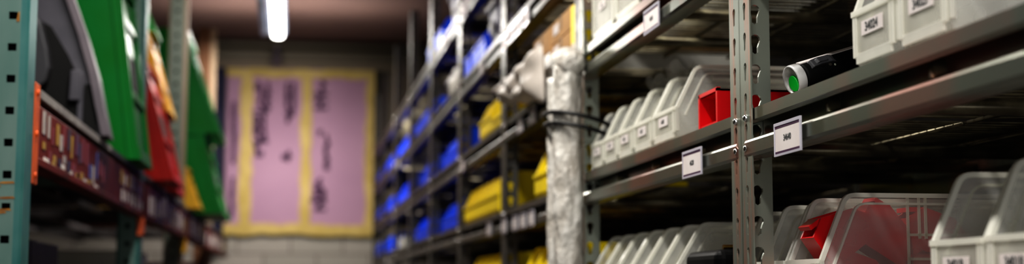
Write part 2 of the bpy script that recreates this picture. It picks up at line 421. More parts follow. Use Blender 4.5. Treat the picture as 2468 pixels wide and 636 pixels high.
for i, y in enumerate(BY):
    t = thing('shelving_unit', 'galvanised steel shelving bay ' + BAYNOTE[i], 'shelf', (XF, y, ZC), 'steel shelving bays along the right of the aisle')
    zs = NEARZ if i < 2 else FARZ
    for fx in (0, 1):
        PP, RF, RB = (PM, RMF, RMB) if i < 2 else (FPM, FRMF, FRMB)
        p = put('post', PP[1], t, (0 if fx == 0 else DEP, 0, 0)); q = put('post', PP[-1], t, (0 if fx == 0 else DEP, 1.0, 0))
        if fx: p.scale = (-1, 1, 1); q.scale = (-1, 1, 1)
        else:
            
            for z in zs:
                for dz in (-.010, -.048): put('rivet', RVM, p, (0, .020, z+dz)); put('rivet', RVM, q, (0, -.020, z+dz))
    for z in zs:
        put('shelf_rail', RF, t, (.0035, .0012, z)); put('shelf_rail', RB, t, (DEP-.0035, .0012, z)); put('wire_deck', DECK, t, (0, 0, z))

# ------------------------------------------------------------------ hopper bins
def side_outline(D, H, h1, sl, r=.012, n=4):
    x1 = sl; d = math.hypot(sl, H-h1); ux, uz = sl/d, (H-h1)/d
    pts = [(0.0, h1)]
    a = (x1-ux*r, H-uz*r); b = (x1+r, H)
    for i in range(n+1):
        t_ = i/n; c = (x1, H)
        pts.append(((1-t_)**2*a[0]+2*t_*(1-t_)*c[0]+t_*t_*b[0], (1-t_)**2*a[1]+2*t_*(1-t_)*c[1]+t_*t_*b[1]))
    pts.append((D, H))
    return pts
def bin_body(W, D, H, h1, sl, t_=.0022, bot=.004, m=None):
    m = m or MB(); o = side_outline(D, H, h1, sl)
    foot = [(.006, 0)]+[(0, .012)]+o+[(D, 0)]
    m.prism(foot, 'y', 0, t_); m.prism(foot, 'y', W-t_, W)
    m.box(.006, D, t_, W-t_, 0, bot); m.box(D-t_, D, t_, W-t_, bot, H)
    m.prism([(.006, 0), (0, .012), (0, h1), (t_, h1), (t_, .013), (.006+t_, 0)], 'y', t_, W-t_)
    return m
def bin_rim(W, D, H, h1, sl, w_=.005, m=None):
    m = m or MB(); o = side_outline(D, H, h1, sl)
    line = [(0, .012)]+o
    for y0, y1 in ((-.0032, .0030), (W-.0030, W+.0032)):
        m.strip(line, w_, y0, y1)
        inner = [(x+.014, z-.011) for x, z in o]     # second, inner reinforcing line
        m.strip(inner, .0025, y0+.0008, y1-.0008)
    m.box(-.003, .003, 0, W, h1-.004, h1+.0015); m.box(D-.004, D+.002, 0, W, H-.006, H)
    for y in (.002, W-.011): m.box(-.002, .002, y, y+.009, .010, h1)
    m.box(-.0016, .001, .008, W-.008, .003, .013)       # front corner ribs
    return m
def clear_bin(x, y, z, W, label, group, D=.28, H=.103, h1=.045, sl=.028, num=None, name='hopper_bin', ribs=False):
    t = thing(name, label, 'bin', (x, y, z+ZC), group)
    bin_body(W, D, H, h1, sl).build('bin_body', M['clear'], t)
    rm = bin_rim(W, D, H, h1, sl)
    if ribs:
        for y_ in (W-.002, .0):
            for px, pz in ((.108, 0), (.122, .075), (.130, .075)): rm.box(px, px+.003, y_, y_+.002, pz, H)
            rm.box(.11, D, y_, y_+.002, .078, .081); rm.box(.11, D, y_, y_+.002, .050, .053)
    rm.build('rim', M['clearrim'], t)
    MB().box(-.0012, -.0002, .010, W-.010, .014, h1-.005).build('front_panel', M['clearlid'], t)
    if num is not None:
        lw = min(.050, W*.55); lc = W*.50
        l = MB().box(-.0026, -.0014, lc-lw/2, lc+lw/2, h1*.52, h1*.52+.0145).build('label_card', M['paper'], t)
        text(num, .0125 if len(num) > 4 else .0085, M['ink'], 'printed_number', l, (-.0029, lc, h1*.52+.0072), AISLE_R)
    return t
G1 = 'clear bins on the upper near shelf'
XB = XF+.010
clear_bin(XB, 1.250, .2225, .100, 'clear hopper bin with number card, first beside the black tube on the upper shelf', G1, H=.128, h1=.056, num='34024')
clear_bin(XB, 1.140, .2225, .101, 'clear hopper bin on the upper shelf nearest the right photo edge', G1, H=.128, h1=.056, num='34025')
G2 = 'clear bins on the lower near shelf'
Z0 = -.0175
XS = .600
clear_bin(XS, 1.056, Z0, .096, 'clear hopper bin in the bottom row at the far right edge of the photo', G2, H=.132, h1=.062, sl=.03, num='34018')
clear_bin(XS, 1.159, Z0, .102, 'clear hopper bin in the bottom row, right of the bin of red pieces', G2, H=.128, h1=.061, sl=.03, num='34019')
clear_bin(XS, 1.551, Z0, .100, 'ribbed clear bin in the bottom row holding red plastic pieces', G2, H=.1275, h1=.050, sl=.032, ribs=True, num='34020')
clear_bin(XS, 1.664, Z0, .085, 'clear hopper bin in the bottom row just left of the bin of red pieces', G2, H=.1245, h1=.050, sl=.032, num='34021')
clear_bin(XS, 1.753, Z0, .085, 'clear hopper bin in the bottom row behind the near double post', G2, H=.121, h1=.050, sl=.032, num='34022')
G3 = 'clear bins beside the red bin on the middle shelf'
ords = ['nearest the red bin', 'second from the red bin', 'third from the red bin', 'fourth from the red bin', 'fifth from the red bin']
for k, (y, W) in enumerate(((2.03, .125), (2.168, .115), (2.295, .105), (2.41, .10), (2.52, .10))):
    clear_bin(XB, y, .2225, W, 'clear hopper bin on the middle shelf, ' + ords[k], G3, H=.112, h1=.047, sl=.032, num=('4620', '4621', '4622', '4623', '4624')[k])
G4 = 'clear bins below the middle shelf'
ords = ['first behind the double post', 'second behind the double post', 'third behind the double post', 'fourth behind the double post', 'fifth behind the double post', 'sixth behind the double post']
for k, y in enumerate((2.04, 2.139, 2.238, 2.338, 2.438, 2.538)):
    clear_bin(XB, y, Z0, .093, 'clear hopper bin in the lowest visible row, ' + ords[k], G4, H=.116, h1=.05, sl=.04, num=str(4630+k))
G5 = 'clear bins at the top of the second bay'
for k, (y, W) in enumerate(((2.05, .17), (2.235, .175), (2.425, .18))):
    clear_bin(XB, y, .4675, W, 'clear bin high on the second bay, ' + ('nearest', 'middle', 'farthest, beside the wrapped roll')[k] + ' of three', G5, H=.15, h1=.09, sl=.03, num=str(4640+k))

# red pieces in the wide bin: elbow shaped red plastic clips
def red_clip():
    m = MB()
    m.prism([(0,0),(.075,0),(.075,.014),(.055,.040),(.020,.052),(0,.040)], 'y', 0, .004)
    m.prism([(0,0),(.075,0),(.075,.014),(.055,.040),(.020,.052),(0,.040)], 'y', .036, .040)
    m.box(0, .075, .004, .036, 0, .004); m.box(0, .004, .004, .036, .004, .040)
    m.box(.004, .02, .004, .036, .047, .052)
    return m.mesh('red_holder', M['redp'])
RC = red_clip()
for k, (x, y, z, rx, ry, rz) in enumerate(((.628, 1.575, .024, 0, -.62, 0), (.652, 1.58, .062, 0, .55, 0), (.622, 1.58, -.010, 0, 0, 0), (.718, 1.58, -.011, 0, 0, 0), (.722, 1.58, .040, 0, .0, 0), (.785, 1.58, -.01, 0, 0, 0))):
    o = put('red_holder', RC, None, (x, y, z+ZC)); o.rotation_euler = (rx, ry, rz); o.scale = (1.08, 1.1, 1.08)
    tag(o, 'small red plastic open holder lying in the ribbed clear bin', 'holder', 'red plastic holders in the ribbed clear bin')
# small red open ended bin
t = thing('storage_bin', 'small bright red open-ended bin beside the near double post', 'bin', (XF+.012, 1.822, .2225+ZC))
m = MB(); W = .085; D = .22; H = .046
m.box(0, D, 0, .003, 0, H); m.box(0, D, W-.003, W, 0, H); m.box(0, D, 0, W, 0, .003); m.box(D-.003, D, 0, W, 0, H); m.box(.0, D, 0, W, H-.003, H)
m.build('bin_body', M['redp'], t)
MB().box(-.002, .003, -.002, .004, 0, H+.001).box(-.002, .003, W-.004, W+.002, 0, H+.001).box(-.002, .003, -.002, W+.002, H-.003, H+.002).build('rim', M['redp'], t)
# navy block in the clear bin nearest red
m = MB(); m.prism([(.10,.03),(.085,.062),(.115,.090),(.125,.088),(.150,.03)], 'y', .02, .05)
tag(m.build('plastic_bracket', M['navy'], None, (XB, 2.03, .2225+ZC)), 'dark navy plastic piece inside the clear bin nearest the red bin', 'bracket')
# crumpled film poking out of the middle bins
def crumple(name, label, cat, c, size, matl, seed, amp=.25, sub=24, grp=None, fl=1.0):
    rnd = random.Random(seed)
    bm = bmesh.new(); bmesh.ops.create_icosphere(bm, subdivisions=4, radius=1)
    dirs = [(Vector((rnd.gauss(0,1), rnd.gauss(0,1), rnd.gauss(0,1))).normalized(), rnd.uniform(3, 9), rnd.uniform(0, 6)) for _ in range(12)]
    for v in bm.verts:
        n = v.co.copy(); q = 1+amp*sum(math.sin(n.dot(d)*f+p) for d, f, p in dirs)/5
        s = Vector([math.copysign(abs(a)**.7, a) for a in n])*q
        v.co = Vector((s.x*size[0]/2, s.y*size[1]/2, max(-fl, s.z)*size[2]/2))
    me = bpy.data.meshes.new(name); bm.to_mesh(me); bm.free(); me.materials.append(matl)
    for p in me.polygons: p.use_smooth = True
    return tag(put(name, me, None, (c[0], c[1], c[2]+ZC)), label, cat, grp)
def sheet_bag(name, label, x, y, z, w_, d_, h, seed):
    """bag stuffed in a bin: gathered, pointed open top of thin film"""
    rnd = random.Random(seed); m = MB(); n = 20; rows = 8
    for j in range(rows):
        tt = j/(rows-1); k = (1, .98, .9, .7, .5, .42, .6, .85)[j]
        for i in range(n):
            a = 2*PI*i/n; f = 1+.18*math.sin(a*5+seed)*tt+.1*rnd.uniform(-1, 1)*tt
            m.v.append((d_/2*k*f*math.cos(a), w_/2*k*f*math.sin(a), h*tt+(.012*math.sin(a*3+seed) if j == rows-1 else 0)))
    for j in range(rows-1):
        for i in range(n):
            l = (i+1) % n; m.f.append((j*n+i, j*n+l, (j+1)*n+l, (j+1)*n+i))
    m.f.append(tuple(range(n))[::-1])
    return tag(m.build(name, M['clearlid'], None, (x, y, z+ZC), True), label, 'bag', 'clear film bags poking out of the clear bins')
sheet_bag('plastic_bag', 'crumpled clear plastic bag poking out of the third bin from the red bin', XB+.062, 2.345, .228, .07, .05, .128, 1)
sheet_bag('plastic_bag', 'crumpled clear plastic bag poking out of the second bin from the red bin', XB+.062, 2.225, .228, .075, .05, .132, 2)

# black case and brass rod on the lower shelf behind the double post
m = MB(); m.box(0, .20, 0, .160, 0, .071)
tag(bevel(m.build('tool_case', M['black'], None, (XF+.020, 1.866, Z0+ZC)), .013, 4), 'black rounded case on the lower shelf behind the near double post', 'case')
tag(MB().tube([(0,0,0),(.14,0,0)], .0035, 12).build('brass_rod', M['brass'], None, (XF+.04, 1.90, Z0+.0747+ZC)), 'thin brass rod lying on the black rounded case', 'rod')

# black tube with a white ring and green core
t = thing('tape_tube', 'black tube with grey ring end and green core on the upper shelf', 'tube', (.590, 1.600, .2475+ZC))
d = Vector((.93, .15, .30)).normalized(); t.rotation_mode = 'QUATERNION'; t.rotation_quaternion = Vector((0, 0, 1)).rotation_difference(d)
def lathe(prof, seg=40):
    m = MB()
    for r, z in prof:
        for k in range(seg): m.v.append((r*math.cos(2*PI*k/seg), r*math.sin(2*PI*k/seg), z))
    for i in range(len(prof)-1):
        for k in range(seg):
            l = (k+1) % seg; m.f.append((i*seg+k, i*seg+l, (i+1)*seg+l, (i+1)*seg+k))
    return m
lathe([(.0, .012), (.0170, .012), (.0176, .016), (.0176, .150), (.016, .154), (0, .154)]).build('tube_body', M['black'], t, smooth=True)
lathe([(.0, .0035), (.0150, .0035), (.0158, .002), (.0160, -.001), (.0174, -.0015), (.0184, .001), (.0184, .009), (.0176, .0105)]).build('end_ring', M['ring'], t, smooth=True)
q_ = t.rotation_quaternion.inverted()
def on_tube(vec):            # direction around the tube that faces vec
    l = q_ @ Vector(vec); return math.atan2(l.y, l.x)
c = lathe([(.0, .001), (.0094, .001), (.0098, .002), (.0098, .004)], 24).build('core_plug', M['green'], t); a = on_tube((-.3, .2, -1)); c.location = (.0045*math.cos(a), .0045*math.sin(a), 0)
a = on_tube((-.1, -.25, 1))
c = MB().box(.0168, .0182, -.0045, .0045, .012, .150).build('paper_strip', M['paper'], t); c.rotation_euler = (0, 0, a)
a = on_tube((-.45, -.8, .45))
m = MB(); m.prism([(.016, .020), (.020, .024), (.0215, .034), (.0205, .050), (.016, .058)], 'y', -.006, .006); m.prism([(.019,.026),(.023,.032),(.022,.044),(.019,.048)], 'y', -.0035, .0035)
c = bevel(m.build('clip', M['darkt'], t), .001); c.rotation_euler = (0, 0, a)
a = on_tube((-.6, -.8, .0))
for zz_, rr in ((.046, .0022), (.052, .0014)):
    c = MB().tube([(.0160, 0, zz_), (.0185, 0, zz_)], rr, 10).build('screw', M['rivet'], t); c.rotation_euler = (0, 0, a+(zz_-.046)*20)
tag(bevel(MB().box(0, .03, 0, .05, 0, .040).build('foam_wedge', M['black'], None, (.700, 1.585, .2205+ZC)), .003), 'small black foam block propping up the tail of the black tube', 'block')

# label holders clipped on rails
def rail_label(y0, y1, z, label, num=None, h=.038, x=XF-.0055):
    t = thing('label_holder', label, 'label holder', (x, y0, z+ZC), 'label holders clipped on the shelf rails')
    W = y1-y0
    m = MB(); m.box(-.0006, .0006, 0, W, 0, h); m.box(-.0018, -.0006, 0, W, 0, .0025); m.box(-.0018, -.0006, 0, W, h-.0035, h)
    m.box(-.0018, -.0006, 0, .0022, .0025, h-.0035); m.box(-.0018, -.0006, W-.0022, W, .0025, h-.0035); m.box(.0006, .0034, .01, W-.01, .006, .030)
    m.build('holder', M['holder'], t)
    c = MB().box(-.0010, -.0007, .003, W-.003, .005, h-.006).build('card', M['paper'], t)
    MB().box(-.0012, -.0007, .003, W-.003, .0026, .0052).box(-.0012, -.0007, .003, W-.003, h-.0065, h-.0036).build('edge_band', M['plum'], t)
    if num: text(num, .0098, M['ink'], 'printed_number', c, (-.0013, W*.5, h*.5), AISLE_R)
    return t
rail_label(1.464, 1.549, .150, 'large sharp label holder on the near rail right of the double post', '34640')
rail_label(1.842, 1.935, .154, 'label holder on the middle rail left of the double post', '4620')
rail_label(2.056, 2.148, .398, 'label holder high on the second bay rail above the clear bins', '4640')
k = 0
for y, z, nm in ((3.18, .142, 'low rail, first past the wrapped roll'), (3.30, .142, 'low rail, second past the wrapped roll'), (3.42, .142, 'low rail, third past the wrapped roll'), (3.60, .142, 'low rail, fourth past the wrapped roll'),
              (3.88, .145, 'low rail under the yellow bins'), (3.16, .377, 'rail under the silver bag, nearer of two'), (3.34, .377, 'rail under the silver bag, farther of two'), (4.5, .377, 'second rail beside the yellow bins'),
              (3.25, .627, 'third rail, nearest of its cluster'), (3.37, .627, 'third rail, second of its cluster'), (3.48, .627, 'third rail, third of its cluster'), (3.59, .627, 'third rail, farthest of its cluster'), (4.05, .627, 'third rail beyond the shiny cluster'),
              (4.45, .877, 'top rail, nearest, added for a glint'), (5.0, .877, 'top rail past the fourth post, added for a glint'), (7.3, .627, 'third rail in the distance'), (8.1, .142, 'low rail in the distance')):  # top-rail holders are added to give glints on the dark steel
    rail_label(y, y+.075, z, 'white label holder on the ' + nm, None)

rail_label(4.25, 4.62, .905, 'long white strip standing in for glare on the top rail', None, h=.026)  # white strip added in place of glare on the steel rail
# far bins, one mesh each
def far_mesh(name, W, D, H, h1, sl, matl):
    m = bin_body(W, D, H, h1, sl, .003, .005); o = side_outline(D, H, h1, sl)
    for y0, y1 in ((-.002, .004), (W-.004, W+.002)): m.strip(o, .005, y0, y1)
    m.box(-.004, .002, 0, W, h1-.006, h1+.002)
    return m.mesh(name, matl)
def far_row(ys, z, me, W, name, colour, where, cat='bin', x=XF+.012):
    n = len(ys)
    nth = ['nearest', 'second', 'third', 'fourth', 'fifth', 'sixth', 'seventh', 'eighth']
    for i, y in enumerate(ys):
        o = put(name, me, None, (x, y, z+.0025+ZC))
        tag(o, '%s hopper bin, %s of the row on the %s' % (colour, nth[i], where), cat, '%s hopper bins on the %s' % (colour, where))
YB = far_mesh('yellow_bin', .125, .30, .118, .055, .03, M['yellow'])
BB = far_mesh('blue_bin', .105, .30, .110, .045, .035, M['blue'])
BBT = far_mesh('blue_bin', .135, .30, .100, .06, .02, M['blue'])
def ys(a, b, step):
    r = []; y = a
    while y+step*.9 <= b: r.append(y); y += step
    return r
S = dict(low=.205, mid=.440, high=.69, top=.94, base=-.02)
far_row(ys(3.02, 3.30, .13), S['low'], YB, .125, 'yellow_bin', 'yellow', 'low shelf behind the wrapped roll')
far_row(ys(3.86, 4.66, .13), S['low'], YB, .125, 'yellow_bin', 'yellow', 'low shelf of the fourth bay')
far_row([4.0, 4.13], S['mid'], YB, .125, 'yellow_bin', 'yellow', 'second shelf beside the silver bag')
LOWB = far_mesh('yellow_bin', .125, .30, .050, .035, .01, M['yellow'])
far_row([3.745, 3.872], S['mid'], LOWB, .125, 'yellow_bin', 'shallow yellow', 'second shelf behind the silver bag')
far_row(ys(3.05, 3.55, .13), S['base'], YB, .125, 'yellow_bin', 'yellow', 'lowest shelf behind the wrapped roll')
far_row(ys(3.85, 4.5, .13), S['base'], YB, .125, 'yellow_bin', 'yellow', 'lowest shelf of the fourth bay')
for y0, y1, sh, bay in ((4.76, 5.42, 'low', 'fifth'), (5.82, 6.55, 'low', 'sixth'), (6.9, 7.1, 'base', 'seventh'), (7.9, 8.62, 'low', 'eighth'), (8.75, 9.6, 'low', 'ninth'), 
                        (4.76, 5.40, 'mid', 'fifth'), (5.80, 6.25, 'mid', 'sixth'), (6.75, 7.6, 'mid', 'seventh'), (8.0, 8.6, 'mid', 'eighth'), (8.75, 9.6, 'mid', 'ninth'),
                        (5.85, 6.6, 'high', 'sixth'), (6.78, 7.6, 'high', 'seventh'), (8.1, 8.6, 'high', 'eighth'), (8.8, 9.5, 'high', 'ninth')):
    far_row(ys(y0, y1, .112), S[sh], BB, .105, 'blue_bin', 'blue', dict(low='low', mid='second', high='third', base='lowest')[sh]+' shelf of the '+bay+' bay')
far_row([4.15, 4.3, 4.5], S['high'], BBT, .135, 'blue_bin', 'blue', 'third shelf of the fourth bay')
far_row([5.36, 5.50, 5.80], S['top'], BBT, .135, 'blue_bin', 'blue', 'top shelf beside the tall post')
# grey lidded crates on the high shelves
def crate(name, label, x, y, z, D, W, H, m_, grp):
    t = thing(name, label, 'crate', (x, y, z+.0025+ZC), grp)
    b = MB(); b.prism([(.012, 0), (D-.012, 0), (D, H), (0, H)], 'y', .006, W-.006)
    bevel(b.build('crate_body', m_, t), .004)
    r = MB(); r.box(-.008, D+.008, 0, W, H-.018, H); r.box(-.006, 0, W*.3, W*.7, H*.35, H*.6)
    bevel(r.build('rim', M['greyr'], t), .003)
G = 'grey crates on the high shelves'
M['lilac'] = mat('lilac_grey_plastic', (.16,.15,.22), .5, col2=(.2,.19,.26), nscale=5)
crate('storage_crate', 'lilac grey crate on the third shelf beside blue bins', XF+.02, 3.95, S['high'], .4, .18, .14, M['lilac'], G)
crate('storage_crate', 'lilac grey crate on the top shelf past the fourth post', XF+.02, 4.8, S['top'], .4, .35, .13, M['lilac'], G)
crate('storage_crate', 'lilac grey crate on the third shelf of the fifth bay', XF+.05, 5.1, S['high'], .4, .4, .12, M['lilac'], G)
crate('storage_crate', 'dark crate on the third shelf of the fourth bay above the yellow bins', XF+.10, 4.7-.95+.02, S['top'], .4, .5, .10, M['darkt'], G)
# pale bottles on the third shelf
for i, (y, dx) in enumerate(((4.86, 0), (4.95, .01), (5.03, 0))):
    o = lathe([(0,0),(.028,0),(.031,.004),(.031,.055),(.026,.068),(.012,.074),(.012,.082),(.016,.083),(.016,.098),(0,.098)], 20).build('bottle', M['white'], None, (XF+.034+dx, y, S['high']+.0025+ZC), True)
    tag(o, 'small white capped bottle on the third shelf, ' + ('nearest', 'middle', 'farthest')[i] + ' of three', 'bottle', 'white bottles on the third shelf')
for i, (y, sh, tx) in enumerate(((7.15, 'low', 'low shelf far along the aisle'), (7.40, 'low', 'low shelf just past the other white carton'))):
    t = thing('white_carton', 'small white carton on the ' + tx, 'carton', (XF+.012, y, S[sh]+.0025+ZC), 'small white cartons')
    bevel(MB().box(0, .12, 0, .10, 0, .055).build('carton', M['white'], t), .002); MB().box(-.001, .121, .04, .06, .02, .056).build('tape_band', M['paper'], t)

# cardboard boxes, white packs and the silver bag in the third bay
def carton(label, y, z, W, D, H, m_, grp, lab=True, cat='box', x=XF+.008):
    t = thing('cardboard_box', label, cat, (x, y, z+ZC), grp)
    bevel(MB().box(0, D, 0, W, 0, H).build('box_body', m_, t), .002)
    MB().box(-.0006, D*.3, W*.46, W*.54, H-.03, H+.0006).build('tape_band', M['tanwood'], t)
    if lab:
        l = MB().box(-.0012, -.0004, W*.60, W*.86, H*.35, H*.80).build('shipping_label', M['paper'], t)
        for q in range(3): pass
g = 'boxes on the second shelf of the third bay'
zz = S['mid']+.0025
carton('flat white carton under the nearer brown cardboard box', 2.80, zz, .235, .34, .045, M['white'], g, False)
carton('lower flat white carton beside the silver bag', 3.045, zz, .215, .34, .040, M['white'], g, False)
carton('upper flat white carton beside the silver bag', 3.045, zz+.041, .215, .34, .040, M['white'], g, False)
carton('brown cardboard box on two white cartons beside the silver bag', 3.045, zz+.082, .215, .34, .055, M['card'], g)
carton('lower brown cardboard box beside the wrapped roll', 2.80, zz+.046, .235, .34, .042, M['card'], g)
carton('upper brown cardboard box beside the wrapped roll', 2.80, zz+.089, .235, .34, .048, M['card'], g)
t = thing('yellow_card', 'narrow bright yellow card standing beside the cardboard box and post', 'card', (XF+.004, 2.745, zz+ZC))
bevel(MB().box(0, .04, 0, .045, 0, .13).build('card_body', M['yellow'], t), .002); MB().box(-.0008, 0, .008, .036, .02, .05).build('white_patch', M['paper'], t)
m = MB()     # flat plastic bag draped over the rail: two creased faces closed round the edge
TL, TR, BR, BL = (3.60, .512), (3.0, .530), (2.975, .402), (3.50, .464)
nu, nv = 26, 12
def bag_pt(i, j, front):
    u, v = i/nu, j/nv
    y = (TR[0]*(1-u)+TL[0]*u)*(1-v)+(BR[0]*(1-u)+BL[0]*u)*v
    z = (TR[1]*(1-u)+TL[1]*u)*(1-v)+(BR[1]*(1-u)+BL[1]*u)*v
    z += .004*math.sin(u*19)*(1-v)-.004*math.sin(u*15+1)*v
    e = (min(u, 1-u, .12)/.12*min(v, 1-v, .2)/.2)**.5
    if front: x = .536-.030*e-.005*e*(math.sin(u*21+v*8)+.7*math.sin(v*13-u*9)+.5*math.sin(u*43-v*11))
    else: x = .538+.012*e
    return (x, y, z)
for fr_ in (True, False):
    n0 = len(m.v)
    for j in range(nv+1):
        for i in range(nu+1): m.v.append(bag_pt(i, j, fr_))
    for j in range(nv):
        for i in range(nu):
            a = n0+j*(nu+1)+i; m.f.append((a, a+1, a+nu+2, a+nu+1))
N1 = (nu+1)*(nv+1)
ring = [i for i in range(nu+1)]+[j*(nu+1)+nu for j in range(1, nv+1)]+[nv*(nu+1)+i for i in range(nu-1, -1, -1)]+[j*(nu+1) for j in range(nv-1, 0, -1)]
for a, b in zip(ring, ring[1:]+ring[:1]): m.f.append((a, b, b+N1, a+N1))
tag(m.build('plastic_bag', M['bag'], None, (0, 0, ZC), True), 'silvery plastic bag hanging over the shelf rail between cardboard boxes and yellow bins', 'bag')

# bubble wrap rolls tied to the post
def lumpy(name, label, cx_, cy_, r, z0, z1, seed, cap):
    t = thing(name, label, 'roll', (cx_, cy_, 0), 'wrapped rolls tied to the post')
    rnd = random.Random(seed); m = MB(); seg = 28; n = int((z1-z0)/.012); ph = [rnd.uniform(0, 6) for _ in range(6)]
    for j in range(n+1):
        z = z0+(z1-z0)*j/n
        for k in range(seg):
            a = 2*PI*k/seg
            q = r*(1+.05*math.sin(a*3+z*14+ph[0])+.045*math.sin(a*5-z*33+ph[1])+.03*math.sin(z*70+a*2+ph[2])+.035*math.sin(z*25+ph[3]))+rnd.uniform(-.0012, .0012)
            m.v.append((q*math.cos(a), q*math.sin(a), z+ZC))
    for j in range(n):
        for k in range(seg):
            l = (k+1) % seg; m.f.append((j*seg+k, j*seg+l, (j+1)*seg+l, (j+1)*seg+k))
    m.f.append(tuple(range(seg))[::-1]); m.f.append(tuple(n*seg+k for k in range(seg)))
    m.build('wrap_body', M['roll'], t, smooth=True)
    if cap:   # folded-over top: a short horizontal roll end facing the aisle
        c = MB(); pr = []
        for j in range(13):
            u = j/12; rr = (.027, .030, .031, .031, .030, .030, .029, .029, .028, .028, .026, .022, .012)[12-j] if j < 12 else .018
            pr.append(((0.006-.006*u, -.034+.060*u, z1+.0+.010*u+ZC), rr*(1+.05*math.sin(j*2.1))))
        c.tube([p for p, _ in pr], [q for _, q in pr], 20)
        c.build('folded_top', M['roll'], t, smooth=True)
ROLLX = .521
lumpy('wrapped_roll', 'tall cloudy bubble wrap roll tied to the post with black cord', ROLLX, 2.636, .0275, -ZC, .425, 3, True)
lumpy('wrapped_roll', 'thin bubble wrap roll tucked behind the tall tied roll', ROLLX-.012, 2.700, .016, -ZC, .41, 9, False)
for i, z in enumerate((.322, .303)):
    P_ = []
    for k in range(36):
        a = 2*PI*k/36; cx_, cy_ = .548, 2.668
        P_.append((cx_+.064*math.cos(a), cy_+.082*math.sin(a)*(1-.1*math.cos(a)), z+ZC-.014*math.cos(a)+.010*math.sin(a)*0-.002*i))
    tag(MB().tube(P_, .0042, 8, True).build('black_cord', M['cord'], None, smooth=True), ('upper', 'lower')[i]+' black cord loop tying the bubble wrap roll to the post', 'cord', 'black cords around the wrapped roll')

# ------------------------------------------------------------------ left rack: teal uprights, rust red beam
XE = -.42
def sq(y, z): return [(y-.0066, z-.0060), (y+.0066, z-.0060), (y+.0066, z+.0060), (y-.0066, z+.0060)]
HZ = []; z = .432-.0508*34
while z < 1.62:
    if z > -ZC+.03: HZ.append(z)
    z += .0508
def upright(y, x1, w_, m_, edge_m, name, label, ztop=1.70, hole_x=.5):
    t = thing(name, label, 'post', (x1-w_, y, ZC), 'uprights of the left rack')
    me = plate_with_holes(w_-.012, -ZC, ztop, 0, [sq((w_-.012)*hole_x, z) for z in HZ if z < ztop-.03], .003, 'front_plate')
    me.transform(Matrix(((1,0,0,0),(0,0,1,0),(0,1,0,0),(0,0,0,1)))); me.materials.append(m_); put('front_plate', me, t)
    b = MB(); b.prism([(w_-.012, -.0015), (w_-.004, .0015), (w_, .007), (w_, .07), (w_-.003, .07), (w_-.003, .009), (w_-.006, .0045), (w_-.012, .0015)], 'z', -ZC, ztop)
    b.build('side_flange', edge_m, t)
    b = MB(); b.prism([(0, -.0015), (-.006, .002), (-.006, .07), (-.003, .07), (-.003, .004), (0, .0015)], 'z', -ZC, ztop); b.build('side_flange', edge_m, t)
    MB().box(.0, w_-.012, .03, .034, -ZC, ztop).build('hole_shade', M['matblack'], t)  # black sheet behind the holes puts in the dark inside the post
    return t
u = upright(2.31, -.4180, .060, M['teal'], M['teal2'], 'rack_upright', 'worn teal rack upright with square holes at the left photo edge', hole_x=.75)
rs = MB()
rnd = random.Random(4)
for z, n in ((.162, 3), (.138, 3), (.120, 2), (.432, 1)):
    for q in range(n):
        x0 = rnd.uniform(0, .02); zz_ = z+rnd.uniform(-.004, .004)
        if z > .4: x0, zz_ = .041, .423
        L_ = .005 if z > .4 else rnd.uniform(.015, .035); hgt = .016 if z > .4 else .003
        pts = [(x0, zz_), (x0+L_*.5, zz_-.001), (x0+L_, zz_), (x0+L_*.9, zz_+hgt), (x0+L_*.4, zz_+hgt*.8)]
        rs.prism(pts, 'y', -.0021, -.0014)
rs.build('rust_patches', M['rust'], u)
upright(4.16, XE-.006, .058, M['teal'], M['teal2'], 'rack_upright', 'teal rack upright between the green and red tubs')
upright(5.90, XE-.016, .070, M['greypost'], M['tanwood'], 'rack_upright', 'grey rack upright in front of the tall far green tub')  # tan side flange paints in the pale highlight along the post edge
t = thing('wooden_post', 'brown wooden post standing behind the far green tub', 'post', (XE-.115, 8.05, ZC), 'uprights of the left rack')
MB().box(0, .070, 0, .05, -ZC, 1.47).build('dark_face', M['brownwood'], t); MB().box(.070, .100, 0, .05, -ZC, 1.47).build('pale_edge', M['tanwood'], t)

# beam segments between the uprights
ZB0, ZB1 = .208, .333
rnd = random.Random(11)
cols = dict(a=['stick_dark','stick_yellow','stick_purple','stick_yellow','stick_white','stick_dark','stick_pink'], b=['stick_pink','stick_purple','stick_blue','stick_yellow','stick_white'], c=['stick_bright','stick_bright','stick_yellow','stick_white','stick_bright','stick_purple'])
def stickers(t, ya, yb, pal, hmin, hmax, n, za=.012, zb=.06):
    for i in range(n):
        y = ya+(yb-ya)*(i+rnd.uniform(0, .4))/n; L_ = (yb-ya)/n*rnd.uniform(.4, .75); z0 = rnd.uniform(ZB0+za, ZB0+zb); h = rnd.uniform(hmin, hmax)
        MB().box(.0, .0012, y, y+L_, z0, min(z0+h, ZB1-.030)).build('sticker', M[rnd.choice(pal)], t)
def beam(y0, y1, label, ribbed_to=None):
    t = thing('rack_beam', label, 'beam', (XE, 0, ZC), 'beams of the left rack')
    b = MB(); b.box(-.035, .0, y0, y1, ZB0, ZB1-.028); b.box(-.035, -.013, y0, y1, ZB1-.028, ZB1-.014); b.box(-.035, .002, y0, y1, ZB0-.004, ZB0+.010)
    bevel(b.build('beam_body', M['beam'], t), .0015)
    if ribbed_to:
        b = MB(); y = y0
        while y < ribbed_to: b.box(-.03, .001, y, y+.008, ZB1-.014, ZB1); y += .0135
        b.box(-.03, -.002, y0, ribbed_to, ZB1-.013, ZB1-.002); b.build('ribbed_edge', M['strip'], t)
    MB().box(-.03, -.001, ribbed_to or y0, y1, ZB1-.0138, ZB1-.001).build('plain_edge', M['darkstrip'], t)
    return t
t = beam(2.435, 4.15, 'rust red rack beam with ribbed grey top edge beside the near teal upright', 3.42)
